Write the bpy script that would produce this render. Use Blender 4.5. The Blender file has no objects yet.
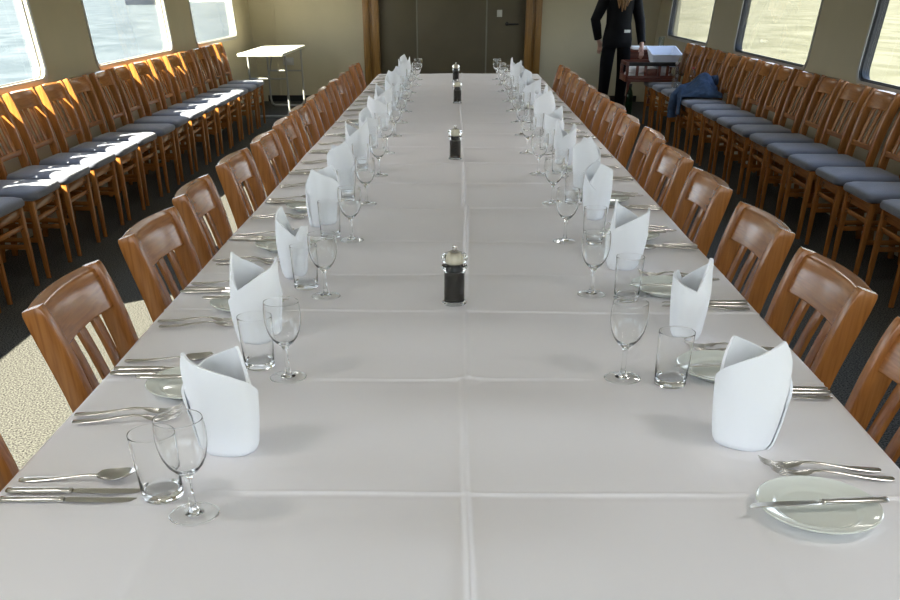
import bpy, bmesh, math, random
from mathutils import Vector, Matrix, Euler, noise

PI = math.pi
random.seed(7)
SC = bpy.context.scene
COL = SC.collection

# ------------------------------------------------------------------ camera
CAMZ = 1.435
cam_data = bpy.data.cameras.new('camera')
cam = bpy.data.objects.new('camera', cam_data)
COL.objects.link(cam)
cam_data.sensor_width = 36.0
cam_data.lens = 889.0 / 900.0 * 36.0
cam_data.shift_x = 6.0 / 900.0          # the photograph is the upper part of a taller frame
cam_data.shift_y = 292.0 / 900.0
cam_data.clip_start = 0.05
cam_data.clip_end = 2000
cam.location = (0, 0, CAMZ)
cam.rotation_euler = (math.radians(90 - 34.25), 0, math.radians(0.725))
SC.camera = cam

# ------------------------------------------------------------------ world, sun, exposure
world = bpy.data.worlds.new('sky')
SC.world = world
world.use_nodes = True
wt = world.node_tree
wt.nodes.clear()
w_out = wt.nodes.new('ShaderNodeOutputWorld')
w_bg = wt.nodes.new('ShaderNodeBackground')
w_tc = wt.nodes.new('ShaderNodeTexCoord')
w_sep = wt.nodes.new('ShaderNodeSeparateXYZ')
w_ramp = wt.nodes.new('ShaderNodeValToRGB')
w_ramp.color_ramp.elements[0].position = 0.0
w_ramp.color_ramp.elements[0].color = (0.90, 0.95, 1.0, 1)
w_ramp.color_ramp.elements[1].position = 0.7
w_ramp.color_ramp.elements[1].color = (0.45, 0.62, 0.95, 1)
wt.links.new(w_tc.outputs['Generated'], w_sep.inputs[0])
wt.links.new(w_sep.outputs['Z'], w_ramp.inputs[0])
wt.links.new(w_ramp.outputs['Color'], w_bg.inputs['Color'])
w_bg.inputs['Strength'].default_value = 2.6
wt.links.new(w_bg.outputs[0], w_out.inputs[0])

sun_data = bpy.data.lights.new('sun', 'SUN')
sun_data.energy = 24.0
sun_data.color = (1.0, 0.93, 0.78)
sun_data.angle = math.radians(0.6)
sun = bpy.data.objects.new('sun', sun_data)
COL.objects.link(sun)
sun.rotation_euler = Vector((1.0, 0.75, -1.0)).to_track_quat('-Z', 'Y').to_euler()

SC.view_settings.view_transform = 'Standard'
SC.view_settings.look = 'None'
SC.view_settings.gamma = 1.0
SC.view_settings.use_curve_mapping = False
SC.view_settings.exposure = 1.06
SC.cycles.transparent_max_bounces = 24
CEIL_W = 2.5        # watts of each added ceiling downlight

# ------------------------------------------------------------------ materials
def new_mat(name):
    m = bpy.data.materials.new(name)
    m.use_nodes = True
    nt = m.node_tree
    b = nt.nodes['Principled BSDF']
    return m, nt, b

def pmat(name, col, rough=0.5, metal=0.0, spec=0.5, coat=0.0, bump=0.0, bscale=200.0, var=0.0, vscale=20.0, sheen=0.0):
    m, nt, b = new_mat(name)
    b.inputs['Base Color'].default_value = (*col, 1)
    b.inputs['Roughness'].default_value = rough
    b.inputs['Metallic'].default_value = metal
    b.inputs['Specular IOR Level'].default_value = spec
    b.inputs['Coat Weight'].default_value = coat
    b.inputs['Coat Roughness'].default_value = 0.15
    b.inputs['Sheen Weight'].default_value = sheen
    tc = nt.nodes.new('ShaderNodeTexCoord')
    if var > 0:
        n = nt.nodes.new('ShaderNodeTexNoise'); n.inputs['Scale'].default_value = vscale
        n.inputs['Detail'].default_value = 5
        nt.links.new(tc.outputs['Object'], n.inputs['Vector'])
        r = nt.nodes.new('ShaderNodeValToRGB')
        r.color_ramp.elements[0].position = 0.3; r.color_ramp.elements[1].position = 0.7
        r.color_ramp.elements[0].color = (*[c * (1 - var) for c in col], 1)
        r.color_ramp.elements[1].color = (*[min(1, c * (1 + var)) for c in col], 1)
        nt.links.new(n.outputs['Fac'], r.inputs[0])
        nt.links.new(r.outputs['Color'], b.inputs['Base Color'])
    if bump > 0:
        n2 = nt.nodes.new('ShaderNodeTexNoise'); n2.inputs['Scale'].default_value = bscale
        nt.links.new(tc.outputs['Object'], n2.inputs['Vector'])
        bp = nt.nodes.new('ShaderNodeBump'); bp.inputs['Strength'].default_value = bump
        bp.inputs['Distance'].default_value = 0.002
        nt.links.new(n2.outputs['Fac'], bp.inputs['Height'])
        nt.links.new(bp.outputs['Normal'], b.inputs['Normal'])
    return m

def wood(name, c1, c2, scale, rough=0.24, coat=0.25):
    m, nt, b = new_mat(name)
    tc = nt.nodes.new('ShaderNodeTexCoord')
    mp = nt.nodes.new('ShaderNodeMapping'); mp.inputs['Scale'].default_value = scale
    nt.links.new(tc.outputs['Object'], mp.inputs['Vector'])
    n = nt.nodes.new('ShaderNodeTexNoise'); n.inputs['Scale'].default_value = 3.0
    n.inputs['Detail'].default_value = 6; n.inputs['Distortion'].default_value = 0.6
    nt.links.new(mp.outputs[0], n.inputs['Vector'])
    r = nt.nodes.new('ShaderNodeValToRGB')
    r.color_ramp.elements[0].position = 0.32; r.color_ramp.elements[1].position = 0.68
    r.color_ramp.elements[0].color = (*c1, 1); r.color_ramp.elements[1].color = (*c2, 1)
    nt.links.new(n.outputs['Fac'], r.inputs[0])
    nt.links.new(r.outputs['Color'], b.inputs['Base Color'])
    b.inputs['Roughness'].default_value = rough
    b.inputs['Coat Weight'].default_value = coat
    b.inputs['Coat Roughness'].default_value = 0.18
    return m

def glassy(name, tint=(0.97, 0.985, 0.98), refr=0.0, ior=1.5, rough=0.0, gloss=1.0):
    """clear glass: see-through with Fresnel reflections, part of it refracting"""
    m, nt, b = new_mat(name)
    nt.nodes.remove(b)
    out = nt.nodes['Material Output']
    tr = nt.nodes.new('ShaderNodeBsdfTransparent'); tr.inputs['Color'].default_value = (*tint, 1)
    gl = nt.nodes.new('ShaderNodeBsdfGlossy'); gl.inputs['Roughness'].default_value = rough
    gl.inputs['Color'].default_value = (gloss, gloss, gloss, 1)
    # Schlick reflectance, the same from both faces of a wall
    f0 = ((ior - 1) / (ior + 1)) ** 2
    lw = nt.nodes.new('ShaderNodeLayerWeight'); lw.inputs['Blend'].default_value = 0.5
    pw = nt.nodes.new('ShaderNodeMath'); pw.operation = 'POWER'; pw.inputs[1].default_value = 5.0
    nt.links.new(lw.outputs['Facing'], pw.inputs[0])
    fr = nt.nodes.new('ShaderNodeMath'); fr.operation = 'MULTIPLY_ADD'; fr.inputs[1].default_value = 1 - f0; fr.inputs[2].default_value = f0
    nt.links.new(pw.outputs[0], fr.inputs[0])
    mx = nt.nodes.new('ShaderNodeMixShader')
    nt.links.new(fr.outputs[0], mx.inputs[0]); nt.links.new(tr.outputs[0], mx.inputs[1]); nt.links.new(gl.outputs[0], mx.inputs[2])
    last = mx
    if refr > 0:
        g = nt.nodes.new('ShaderNodeBsdfGlass'); g.inputs['IOR'].default_value = ior; g.inputs['Roughness'].default_value = rough
        g.inputs['Color'].default_value = (*tint, 1)
        m2 = nt.nodes.new('ShaderNodeMixShader'); m2.inputs[0].default_value = refr
        nt.links.new(mx.outputs[0], m2.inputs[1]); nt.links.new(g.outputs[0], m2.inputs[2])
        last = m2
    nt.links.new(last.outputs[0], out.inputs['Surface'])
    return m

M = {}
WC1, WC2 = (0.255, 0.090, 0.018), (0.39, 0.152, 0.034)
M['wood_v'] = wood('varnished_wood_upright', WC1, WC2, (34, 34, 2.0))
M['wood_h'] = wood('varnished_wood_across', WC1, WC2, (2.0, 34, 34))
M['wood_d'] = wood('varnished_wood_depth', WC1, WC2, (34, 2.0, 34))
M['red_wood'] = wood('dark_red_wood', (0.075, 0.018, 0.010), (0.14, 0.035, 0.018), (3, 12, 12), 0.4, 0.1)
M['frame_wood'] = wood('golden_door_frame_wood', (0.16, 0.078, 0.014), (0.27, 0.138, 0.028), (30, 30, 1.2), 0.4, 0.1)
M['fabric'] = pmat('grey_blue_upholstery', (0.135, 0.145, 0.18), 0.9, bump=0.3, bscale=500, var=0.12, vscale=8, sheen=0.3)
M['cloth'] = pmat('white_tablecloth', (0.87, 0.845, 0.86), 0.55, spec=0.35, bump=0.08, bscale=900)
M['napkin'] = pmat('white_napkin_linen', (0.92, 0.94, 0.975), 0.8, spec=0.2, bump=0.1, bscale=900)
M['steel'] = pmat('cutlery_steel', (0.62, 0.60, 0.57), 0.22, 1.0)
M['alu'] = pmat('window_aluminium', (0.46, 0.45, 0.42), 0.4, 0.6)
M['dark_metal'] = pmat('black_metal', (0.02, 0.02, 0.02), 0.4, 0.5)
M['tube'] = pmat('pale_grey_metal_tube', (0.30, 0.30, 0.27), 0.4, 0.3)
M['porcelain'] = pmat('white_porcelain', (0.82, 0.85, 0.79), 0.08, spec=0.6, coat=0.5)
M['glass'] = glassy('drinking_glass', (0.994, 0.996, 0.995), 1.0, 1.36)
M['thin_glass'] = glassy('thin_disc_glass', (0.985, 0.99, 0.988), 0.0, 1.45)
M['pane'] = glassy('window_glass', (0.97, 0.985, 0.98), 0.0, 1.25)
M['acrylic'] = glassy('clear_acrylic', (0.985, 0.985, 0.98), 1.0, 1.45)
M['pepper'] = pmat('black_peppercorns', (0.045, 0.04, 0.033), 0.8, bump=1.0, bscale=350, var=0.6, vscale=300)
M['cream'] = pmat('cream_plastic', (0.75, 0.68, 0.52), 0.4)
M['wall'] = pmat('olive_beige_wall_panel', (0.42, 0.375, 0.26), 0.55, spec=0.3, var=0.03, vscale=3)
M['reveal'] = pmat('cream_window_reveal', (0.42, 0.39, 0.30), 0.4)
M['doorpanel'] = pmat('dark_olive_door_panel', (0.100, 0.083, 0.050), 0.45, spec=0.3, var=0.06, vscale=4)
M['seam'] = pmat('pale_panel_seam', (0.17, 0.16, 0.115), 0.5)
M['ceiling'] = pmat('white_ceiling_panel', (0.78, 0.77, 0.72), 0.7)
M['grey_plastic'] = pmat('grey_plastic', (0.42, 0.42, 0.38), 0.5)
M['laminate'] = pmat('pale_laminate_tabletop', (0.68, 0.66, 0.56), 0.3)
M['skin'] = pmat('skin', (0.55, 0.33, 0.25), 0.5)
M['black_cloth'] = pmat('black_cloth', (0.004, 0.004, 0.005), 0.9, spec=0.1, var=0.3, vscale=15)
M['black_leather'] = pmat('black_jacket', (0.004, 0.004, 0.005), 0.75, spec=0.15, var=0.3, vscale=12)
M['hair'] = pmat('blond_brown_hair', (0.22, 0.11, 0.035), 0.5, var=0.4, vscale=60)
M['white_badge'] = pmat('white_badge', (0.75, 0.75, 0.72), 0.5)
M['box_plastic'] = pmat('white_translucent_plastic', (0.72, 0.78, 0.90), 0.35)
M['linen'] = pmat('white_linen', (0.80, 0.80, 0.82), 0.9, bump=0.3, bscale=120)
M['denim'] = pmat('blue_denim', (0.030, 0.058, 0.115), 0.9, bump=0.5, bscale=300, var=0.45, vscale=14)
M['bottle'] = glassy('bottle_plastic', (0.90, 0.94, 0.95), 0.3, 1.4)
M['green_glass'] = glassy('green_bottle_glass', (0.20, 0.42, 0.30), 0.3, 1.5)
M['red_plastic'] = pmat('red_plastic', (0.45, 0.04, 0.03), 0.4)
M['hull_dark'] = pmat('dark_boat_hull', (0.05, 0.06, 0.08), 0.4)
M['hull_white'] = pmat('white_boat_paint', (0.75, 0.75, 0.75), 0.4)
M['fill_housing'] = pmat('white_fill_housing', (0.8, 0.8, 0.78), 0.4)

for n_ in M['denim'].node_tree.nodes:
    if n_.type == 'BUMP': n_.inputs['Distance'].default_value = 0.03; n_.inputs['Strength'].default_value = 1.0
    if n_.type == 'TEX_NOISE' and n_.inputs['Scale'].default_value > 100: n_.inputs['Scale'].default_value = 16.0
def carpet_mat():
    m, nt, b = new_mat('speckled_dark_carpet')
    tc = nt.nodes.new('ShaderNodeTexCoord')
    n = nt.nodes.new('ShaderNodeTexNoise'); n.inputs['Scale'].default_value = 130; n.inputs['Detail'].default_value = 3
    nt.links.new(tc.outputs['Object'], n.inputs['Vector'])
    r = nt.nodes.new('ShaderNodeValToRGB')
    r.color_ramp.elements[0].position = 0.36; r.color_ramp.elements[1].position = 0.62
    r.color_ramp.elements[0].color = (0.012, 0.012, 0.012, 1); r.color_ramp.elements[1].color = (0.115, 0.112, 0.098, 1)
    nt.links.new(n.outputs['Fac'], r.inputs[0]); nt.links.new(r.outputs['Color'], b.inputs['Base Color'])
    b.inputs['Roughness'].default_value = 1.0
    b.inputs['Specular IOR Level'].default_value = 0.05
    bp = nt.nodes.new('ShaderNodeBump'); bp.inputs['Strength'].default_value = 0.6; bp.inputs['Distance'].default_value = 0.004
    nt.links.new(n.outputs['Fac'], bp.inputs['Height']); nt.links.new(bp.outputs['Normal'], b.inputs['Normal'])
    return m
M['carpet'] = carpet_mat()

def water_mat(name, c1, c2, scale):
    m, nt, b = new_mat(name)
    tc = nt.nodes.new('ShaderNodeTexCoord')
    mp = nt.nodes.new('ShaderNodeMapping'); mp.inputs['Scale'].default_value = scale
    nt.links.new(tc.outputs['Object'], mp.inputs['Vector'])
    n = nt.nodes.new('ShaderNodeTexNoise'); n.inputs['Scale'].default_value = 1.0; n.inputs['Detail'].default_value = 8
    n.inputs['Distortion'].default_value = 0.8
    nt.links.new(mp.outputs[0], n.inputs['Vector'])
    r = nt.nodes.new('ShaderNodeValToRGB')
    r.color_ramp.elements[0].position = 0.38; r.color_ramp.elements[1].position = 0.66
    r.color_ramp.elements[0].color = (*c1, 1); r.color_ramp.elements[1].color = (*c2, 1)  # light and dark of the ripples painted into the diffuse colour
    nt.links.new(n.outputs['Fac'], r.inputs[0]);
    nt.nodes.remove(b)
    out = nt.nodes['Material Output']
    df = nt.nodes.new('ShaderNodeBsdfDiffuse'); gl = nt.nodes.new('ShaderNodeBsdfGlossy'); gl.inputs['Roughness'].default_value = 0.18
    mx = nt.nodes.new('ShaderNodeMixShader'); mx.inputs[0].default_value = 0.10
    bp = nt.nodes.new('ShaderNodeBump'); bp.inputs['Strength'].default_value = 0.7; bp.inputs['Distance'].default_value = 0.3
    nt.links.new(r.outputs['Color'], df.inputs['Color'])
    nt.links.new(n.outputs['Fac'], bp.inputs['Height'])
    nt.links.new(bp.outputs['Normal'], gl.inputs['Normal']); nt.links.new(bp.outputs['Normal'], df.inputs['Normal'])
    nt.links.new(df.outputs[0], mx.inputs[1]); nt.links.new(gl.outputs[0], mx.inputs[2])
    nt.links.new(mx.outputs[0], out.inputs['Surface'])
    return m
M['water_blue'] = water_mat('blue_green_water', (0.042, 0.053, 0.053), (0.080, 0.091, 0.089), (0.42, 0.20, 1))
M['water_reflect'] = water_mat('yellow_green_reflection_water', (0.062, 0.057, 0.026), (0.104, 0.096, 0.058), (0.42, 0.20, 1))  # yellow-green hillside reflection painted into the water's diffuse colour

# ------------------------------------------------------------------ mesh helpers
class MB:
    """collects geometry for one mesh"""
    def __init__(self): self.v = []; self.f = []
    def add(self, vs, fs, mat=None):
        o = len(self.v)
        self.v += [(mat @ Vector(p)) if mat is not None else Vector(p) for p in vs]
        self.f += [[i + o for i in f] for f in fs]
    def loft(self, rings, cap0=True, cap1=True, closed=True, mat=None):
        n = len(rings[0]); vs = [p for r in rings for p in r]; fs = []
        for k in range(len(rings) - 1):
            a, b = k * n, (k + 1) * n
            for i in range(n if closed else n - 1):
                j = (i + 1) % n
                fs.append([a + i, a + j, b + j, b + i])
        if cap0: fs.append(list(range(n))[::-1])
        if cap1: fs.append([(len(rings) - 1) * n + i for i in range(n)])
        self.add(vs, fs, mat)
    def box(self, c, s, r=0.004, mat=None):
        """rounded box centred on c, size s"""
        x, y, z = s
        r = min(r, x * .45, y * .45, z * .45)
        rings = []
        for zz, ins in ((-z / 2, r), (-z / 2 + r * .3, r * .3), (-z / 2 + r, 0), (z / 2 - r, 0), (z / 2 - r * .3, r * .3), (z / 2, r)):
            rings.append([Vector((c[0] + p[0], c[1] + p[1], c[2] + zz)) for p in rrect(x - 2 * ins, y - 2 * ins, r)])
        self.loft(rings, mat=mat)
    def sweep(self, path, A, B, wa, wb, r=0.004, mat=None):
        """rounded-rectangle section swept along a path"""
        rings = []
        for i, p in enumerate(path):
            a = A[i] if isinstance(A, list) else A
            b = B[i] if isinstance(B, list) else B
            x = wa[i] if isinstance(wa, list) else wa
            y = wb[i] if isinstance(wb, list) else wb
            rr = min(r, x * .45, y * .45)
            rings.append([Vector(p) + a * q[0] + b * q[1] for q in rrect(x, y, rr)])
        self.loft(rings, mat=mat)
    def lathe(self, prof, n=24, c=(0, 0, 0), mat=None, close=False):
        rings = []
        for r, z in prof:
            rings.append([Vector((c[0] + r * math.cos(2 * PI * i / n), c[1] + r * math.sin(2 * PI * i / n), c[2] + z)) for i in range(n)])
        if close: rings.append(rings[0])
        self.loft(rings, cap0=(not close and prof[0][0] > 1e-5), cap1=(not close and prof[-1][0] > 1e-5), mat=mat)
    def tube(self, path, rad, n=8, mat=None):
        path = [Vector(p) for p in path]; rings = []
        up = Vector((0, 0, 1)); prev = None
        for i, p in enumerate(path):
            t = (path[min(i + 1, len(path) - 1)] - path[max(i - 1, 0)]).normalized()
            if prev is None:
                a = t.cross(up)
                if a.length < .1: a = t.cross(Vector((1, 0, 0)))
            else:
                a = prev - t * prev.dot(t)
            a.normalize(); prev = a; b = t.cross(a)
            q = rad[i] if isinstance(rad, list) else rad
            rings.append([p + a * q * math.cos(2 * PI * k / n) + b * q * math.sin(2 * PI * k / n) for k in range(n)])
        self.loft(rings, mat=mat)
    def mesh(self, name, mat, smooth=True, angle=38):
        me = bpy.data.meshes.new(name)
        me.from_pydata([tuple(p) for p in self.v], [], self.f)
        bm = bmesh.new(); bm.from_mesh(me)
        bmesh.ops.remove_doubles(bm, verts=bm.verts, dist=1e-6)
        bmesh.ops.recalc_face_normals(bm, faces=bm.faces)
        bm.to_mesh(me); bm.free()
        if smooth:
            me.polygons.foreach_set('use_smooth', [True] * len(me.polygons))
            me.set_sharp_from_angle(angle=math.radians(angle))
        me.materials.append(mat)
        return me

def rrect(w, h, r, n=3):
    pts = []
    for cx, cy, a0 in ((w / 2 - r, h / 2 - r, 0), (-w / 2 + r, h / 2 - r, 90), (-w / 2 + r, -h / 2 + r, 180), (w / 2 - r, -h / 2 + r, 270)):
        for k in range(n):
            a = math.radians(a0 + 90 * k / (n - 1))
            pts.append((cx + r * math.cos(a), cy + r * math.sin(a)))
    return pts

def link(name, me, parent=None):
    o = bpy.data.objects.new(name, me)
    COL.objects.link(o)
    if parent is not None: o.parent = parent
    return o

def obj(name, mb, mat, parent=None, smooth=True, angle=38):
    return link(name, mb.mesh(name, mat, smooth, angle), parent)

def thing(o, label, cat, group=None):
    o['label'] = label; o['category'] = cat
    if group: o['group'] = group
    return o

def empty(name, loc=(0, 0, 0), rz=0):
    o = bpy.data.objects.new(name, None)
    COL.objects.link(o); o.location = loc; o.rotation_euler = (0, 0, rz)
    o.empty_display_size = 0.05
    return o

def struct(name, mb, mat, parent=None, smooth=False):
    o = obj(name, mb, mat, parent, smooth)
    if parent is None: o['kind'] = 'structure'
    return o

def dup(o, parent=None):
    c = o.copy(); COL.objects.link(c)
    if parent is not None: c.parent = parent
    for ch in list(o.children): dup(ch, c)
    return c

class Proto:
    """first placing uses the original itself, later ones copies"""
    def __init__(self, root): self.root = root; self.used = False
    def place(self, loc, rot, label, cat, group):
        o = dup(self.root) if self.used else self.root
        self.used = True
        o.location = loc
        o.rotation_euler = rot if hasattr(rot, '__len__') else (0, 0, rot)
        return thing(o, label, cat, group)

ORD = ['first', 'second', 'third', 'fourth', 'fifth', 'sixth', 'seventh', 'eighth', 'ninth', 'tenth', 'eleventh', 'twelfth',
       'thirteenth', 'fourteenth', 'fifteenth', 'sixteenth', 'seventeenth', 'eighteenth']
def nth(k, n):
    return 'nearest' if k == 0 else 'farthest' if k == n - 1 else ORD[k] + ' nearest'

# ------------------------------------------------------------------ the room
Y0, Y1, ZC = -2.4, 15.3, 2.12
LEAN = 0.06
def wall_x(side, z): return side * ((3.0 if side < 0 else 2.89) + LEAN * (z - 0.87))
ZB, ZT = 0.87, 1.76

mb = MB(); mb.box((0, (Y0 + Y1) / 2, -0.05), (6.2, Y1 - Y0 + 0.3, 0.1), 0.001)
struct('floor', mb, M['carpet'])
mb = MB(); mb.box((0, (Y0 + Y1) / 2, ZC + 0.05), (6.6, Y1 - Y0 + 0.3, 0.1), 0.001)
struct('ceiling', mb, M['ceiling'])

def plate_with_holes(outer, holes, half, mat4, name, mat, parent=None):
    cu = bpy.data.curves.new('outline', 'CURVE'); cu.dimensions = '2D'; cu.fill_mode = 'BOTH'; cu.extrude = half
    for pts in [outer] + holes:
        sp = cu.splines.new('POLY'); sp.points.add(len(pts) - 1); sp.use_cyclic_u = True
        for p, q in zip(sp.points, pts): p.co = (q[0], q[1], 0, 1)
    tmp = bpy.data.objects.new('outline', cu); COL.objects.link(tmp)
    bpy.context.view_layer.update()
    me = bpy.data.meshes.new_from_object(tmp.evaluated_get(bpy.context.evaluated_depsgraph_get()))
    bpy.data.objects.remove(tmp); bpy.data.curves.remove(cu)
    me.transform(mat4); me.name = name
    me.materials.clear(); me.materials.append(mat)
    o = link(name, me, parent)
    return o

def side_matrix(side):
    # local x -> +Y, local y -> up the leaning wall, local z -> outwards/inwards
    u = Vector((0, 1, 0)); w = Vector((side * LEAN, 0, 1)).normalized(); n = u.cross(w)
    m = Matrix.Identity(4)
    for i in range(3): m[i][0], m[i][1], m[i][2] = u[i], w[i], n[i]
    m.translation = Vector((wall_x(side, 0) + side * 0.035, 0, 0))
    return m

def rect_loop(y0, y1, z0, z1, r, n=6):
    return [((y0 + y1) / 2 + p[0], (z0 + z1) / 2 + p[1]) for p in rrect(y1 - y0, z1 - z0, r, n)]

K = math.sqrt(1 + LEAN * LEAN)
WIN = {-1: [(-1.85, 0.55), (1.60, 4.00), (5.07, 7.47), (8.56, 10.95), (11.97, 14.24)],
       1: [(-1.85, 0.55), (1.60, 4.00), (5.10, 7.44), (8.57, 10.90), (12.10, 14.45)]}
wn = 0
for side, nm in ((-1, 'left'), (1, 'right')):
    mat4 = side_matrix(side)
    sgn = -side      # +1 local z for left wall points ... u x w
    nvec = (mat4.to_3x3() @ Vector((0, 0, 1)))
    inward = -1 if nvec.x * side > 0 else 1
    holes = [rect_loop(a, b, ZB * K, ZT * K, 0.09) for a, b in WIN[side]]
    w = plate_with_holes([(Y0, 0), (Y1 + .1, 0), (Y1 + .1, ZC * K), (Y0, ZC * K)], holes, 0.035, mat4, 'wall_' + nm, M['wall'])
    w['kind'] = 'structure'
    for a, b in WIN[side]:
        wn += 1
        root = empty('window_%d' % wn, (wall_x(side, ZB), (a + b) / 2, ZB)); root['kind'] = 'structure'
        inv = Matrix.Translation(-Vector(root.location)) @ mat4
        off = Matrix.Translation((0, 0, inward * 0.036))
        # frame lining the opening and standing a little proud of the wall
        e = 0.022
        plate_with_holes(rect_loop(a - e, b + e, (ZB * K) - e, ZT * K + e, 0.105),
                         [rect_loop(a + .006, b - .006, ZB * K + .006, ZT * K - .006, 0.085)], 0.007, inv @ off, 'window_frame', M['alu'], root)
        plate_with_holes(rect_loop(a + .001, b - .001, ZB * K + .001, ZT * K - .001, 0.09),
                         [rect_loop(a + .014, b - .014, ZB * K + .014, ZT * K - .014, 0.08)], 0.036, inv, 'window_reveal', M['reveal'] if side < 0 else M['dark_metal'], root)
        plate_with_holes(rect_loop(a + .012, b - .012, ZB * K + .012, ZT * K - .012, 0.08), [], 0.003,
                         inv @ Matrix.Translation((0, 0, inward * (-0.008 if side < 0 else 0.012))), 'window_pane', M['pane'], root)
        plate_with_holes(rect_loop(a + .006, b - .006, ZB * K + .006, ZT * K - .006, 0.085),
                         [rect_loop(a + .022, b - .022, ZB * K + .022, ZT * K - .022, 0.075)], 0.004,
                         inv @ Matrix.Translation((0, 0, inward * (0.0 if side < 0 else 0.020))), 'gasket', M['dark_metal'] if side > 0 else M['alu'], root)

# unseen wall behind the camera; its wide window is added for fill light
mback = Matrix(((1, 0, 0, 0), (0, 0, -1, Y0), (0, 1, 0, 0), (0, 0, 0, 1)))
w = plate_with_holes([(-3.1, 0), (3.1, 0), (3.1, ZC), (-3.1, ZC)], [rect_loop(-2.2, 2.2, 0.9, 1.8, 0.09)], 0.035, mback, 'wall_near', M['wall'])
w['kind'] = 'structure'
wn += 1
root = empty('window_%d' % wn, (0, Y0, 0.9)); root['kind'] = 'structure'
inv = Matrix.Translation(-Vector(root.location)) @ mback
plate_with_holes(rect_loop(-2.23, 2.23, 0.87, 1.83, 0.1), [rect_loop(-2.19, 2.19, 0.91, 1.79, 0.08)], 0.045, inv, 'window_frame', M['alu'], root)
plate_with_holes(rect_loop(-2.19, 2.19, 0.91, 1.79, 0.08), [], 0.003, inv, 'window_pane', M['pane'], root)

# far wall: two panels and a lintel around a framed triple door
DX0, DX1 = -1.37, 1.22
mb = MB()
mb.box(((-3.2 + DX0) / 2, Y1 + .05, ZC / 2), (DX0 + 3.2, 0.1, ZC), 0.001)
mb.box(((3.2 + DX1) / 2, Y1 + .05, ZC / 2), (3.2 - DX1, 0.1, ZC), 0.001)
mb.box(((DX0 + DX1) / 2, Y1 + .05, (ZC + 2.03) / 2), (DX1 - DX0, 0.1, ZC - 2.03), 0.001)
struct('wall_far', mb, M['wall'])
door = empty('door_1', ((DX0 + DX1) / 2, Y1, 0)); door['kind'] = 'structure'
def dl(x, y, z): return (x - door.location.x, y - door.location.y, z)
mb = MB()
for s, xo in ((1, DX0), (-1, DX1)):
    # each jamb: outer casing, groove, inner jamb strip
    mb.box(dl(xo + s * .045, Y1 - .01, 1.015), (0.09, 0.06, 2.03), 0.006)
    mb.box(dl(xo + s * .112, Y1 + .02, 1.015), (0.045, 0.05, 2.03), 0.004)
    mb.box(dl(xo + s * .185, Y1 + .005, 1.015), (0.10, 0.08, 2.03), 0.008)
mb.box(dl((DX0 + DX1) / 2, Y1 - .0, 1.98), (DX1 - DX0, 0.07, 0.10), 0.006)
obj('door_frame', mb, M['frame_wood'], door)
for a, b in ((-1.14, -0.595), (-0.580, 0.418), (0.433, 1.0)):
    mb = MB(); mb.box(dl((a + b) / 2, Y1 + .08, 0.97), (b - a, 0.04, 1.92), 0.004)
    obj('door_panel', mb, M['doorpanel'], door)
for x in (-0.5875, 0.4255):
    mb = MB(); mb.box(dl(x, Y1 + .075, 0.97), (0.022, 0.04, 1.92), 0.003)
    obj('seam_strip', mb, M['seam'], door)
mb = MB(); mb.lathe([(0.024, 0), (0.024, .01), (0.01, .014), (0.01, .05)], 12, mat=Matrix.Translation(dl(0.72, Y1 + .06, 0.99)) @ Matrix.Rotation(PI / 2, 4, 'X'))
mb.box(dl(0.80, Y1 + .008, 0.985), (0.18, 0.016, 0.02), 0.006)
obj('door_handle', mb, M['dark_metal'], door)
mb = MB(); mb.box(dl((DX0 + DX1) / 2, Y1 + .16, 1.0), (DX1 - DX0, 0.04, 2.0), 0.001)
obj('door_backing', mb, M['doorpanel'], door)
# switch plate on the door wall, socket box on the far wall, seam rib, skirting
sw = MB(); sw.box((0.61, Y1 + .055, 1.116), (0.075, 0.012, 0.085), 0.004)
s_ = obj('light_switch', sw, M['grey_plastic']); thing(s_, 'small grey switch plate on the dark far door', 'light switch')
mb = MB(); mb.box((0.61, Y1 + .047, 1.116), (0.035, 0.008, 0.045), 0.003); obj('rocker', mb, M['alu'], s_)
so = MB(); so.box((-2.50, Y1 - .02, 0.52), (0.155, 0.04, 0.095), 0.006)
s_ = obj('socket_box', so, M['grey_plastic']); thing(s_, 'grey socket box on the far wall below the pale folding table', 'socket')
mb = MB(); mb.box((-2.50, Y1 - .044, 0.52), (0.12, 0.01, 0.06), 0.004); obj('cover', mb, M['alu'], s_)
mb = MB(); mb.box((-2.66, Y1 - .004, ZC / 2), (0.035, 0.012, ZC), 0.003); struct('trim_1', mb, M['wall'])
mb = MB(); mb.box(((-2.85 + DX0) / 2, Y1 - .008, 0.04), (DX0 + 2.85, 0.016, 0.08), 0.003); mb.box(((2.7 + DX1) / 2, Y1 - .008, 0.04), (2.7 - DX1, 0.016, 0.08), 0.003)
struct('baseboard_far', mb, M['dark_metal'])

# unseen lamps added under the ceiling to brighten the room
kx = 0
for yy in (1.0, 5.0, 9.0, 13.0):
    for xx in (-1.25, 1.25):
        kx += 1
        mb = MB(); mb.lathe([(0.16, 0.0), (0.16, -0.03), (0.145, -0.035), (0.14, -0.02), (0.14, -0.008)], 24)
        o = obj('ceiling_fill', mb, M['fill_housing']); o.location = (xx, yy, ZC)
        thing(o, 'round white lamp added as ceiling downlight above the %s chairs, %s from the camera' % ('sunny-side' if xx < 0 else 'shaded-side', ORD[(kx - 1) // 2]), 'ceiling light', 'added ceiling fill lamps')
        ld = bpy.data.lights.new('fill', 'AREA'); ld.shape = 'DISK'; ld.size = 0.27; ld.energy = CEIL_W; ld.color = (1.0, 0.97, 0.93)
        lo = bpy.data.objects.new('lamp', ld); COL.objects.link(lo); lo.parent = o; lo.location = (0, 0, -0.03)

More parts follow.
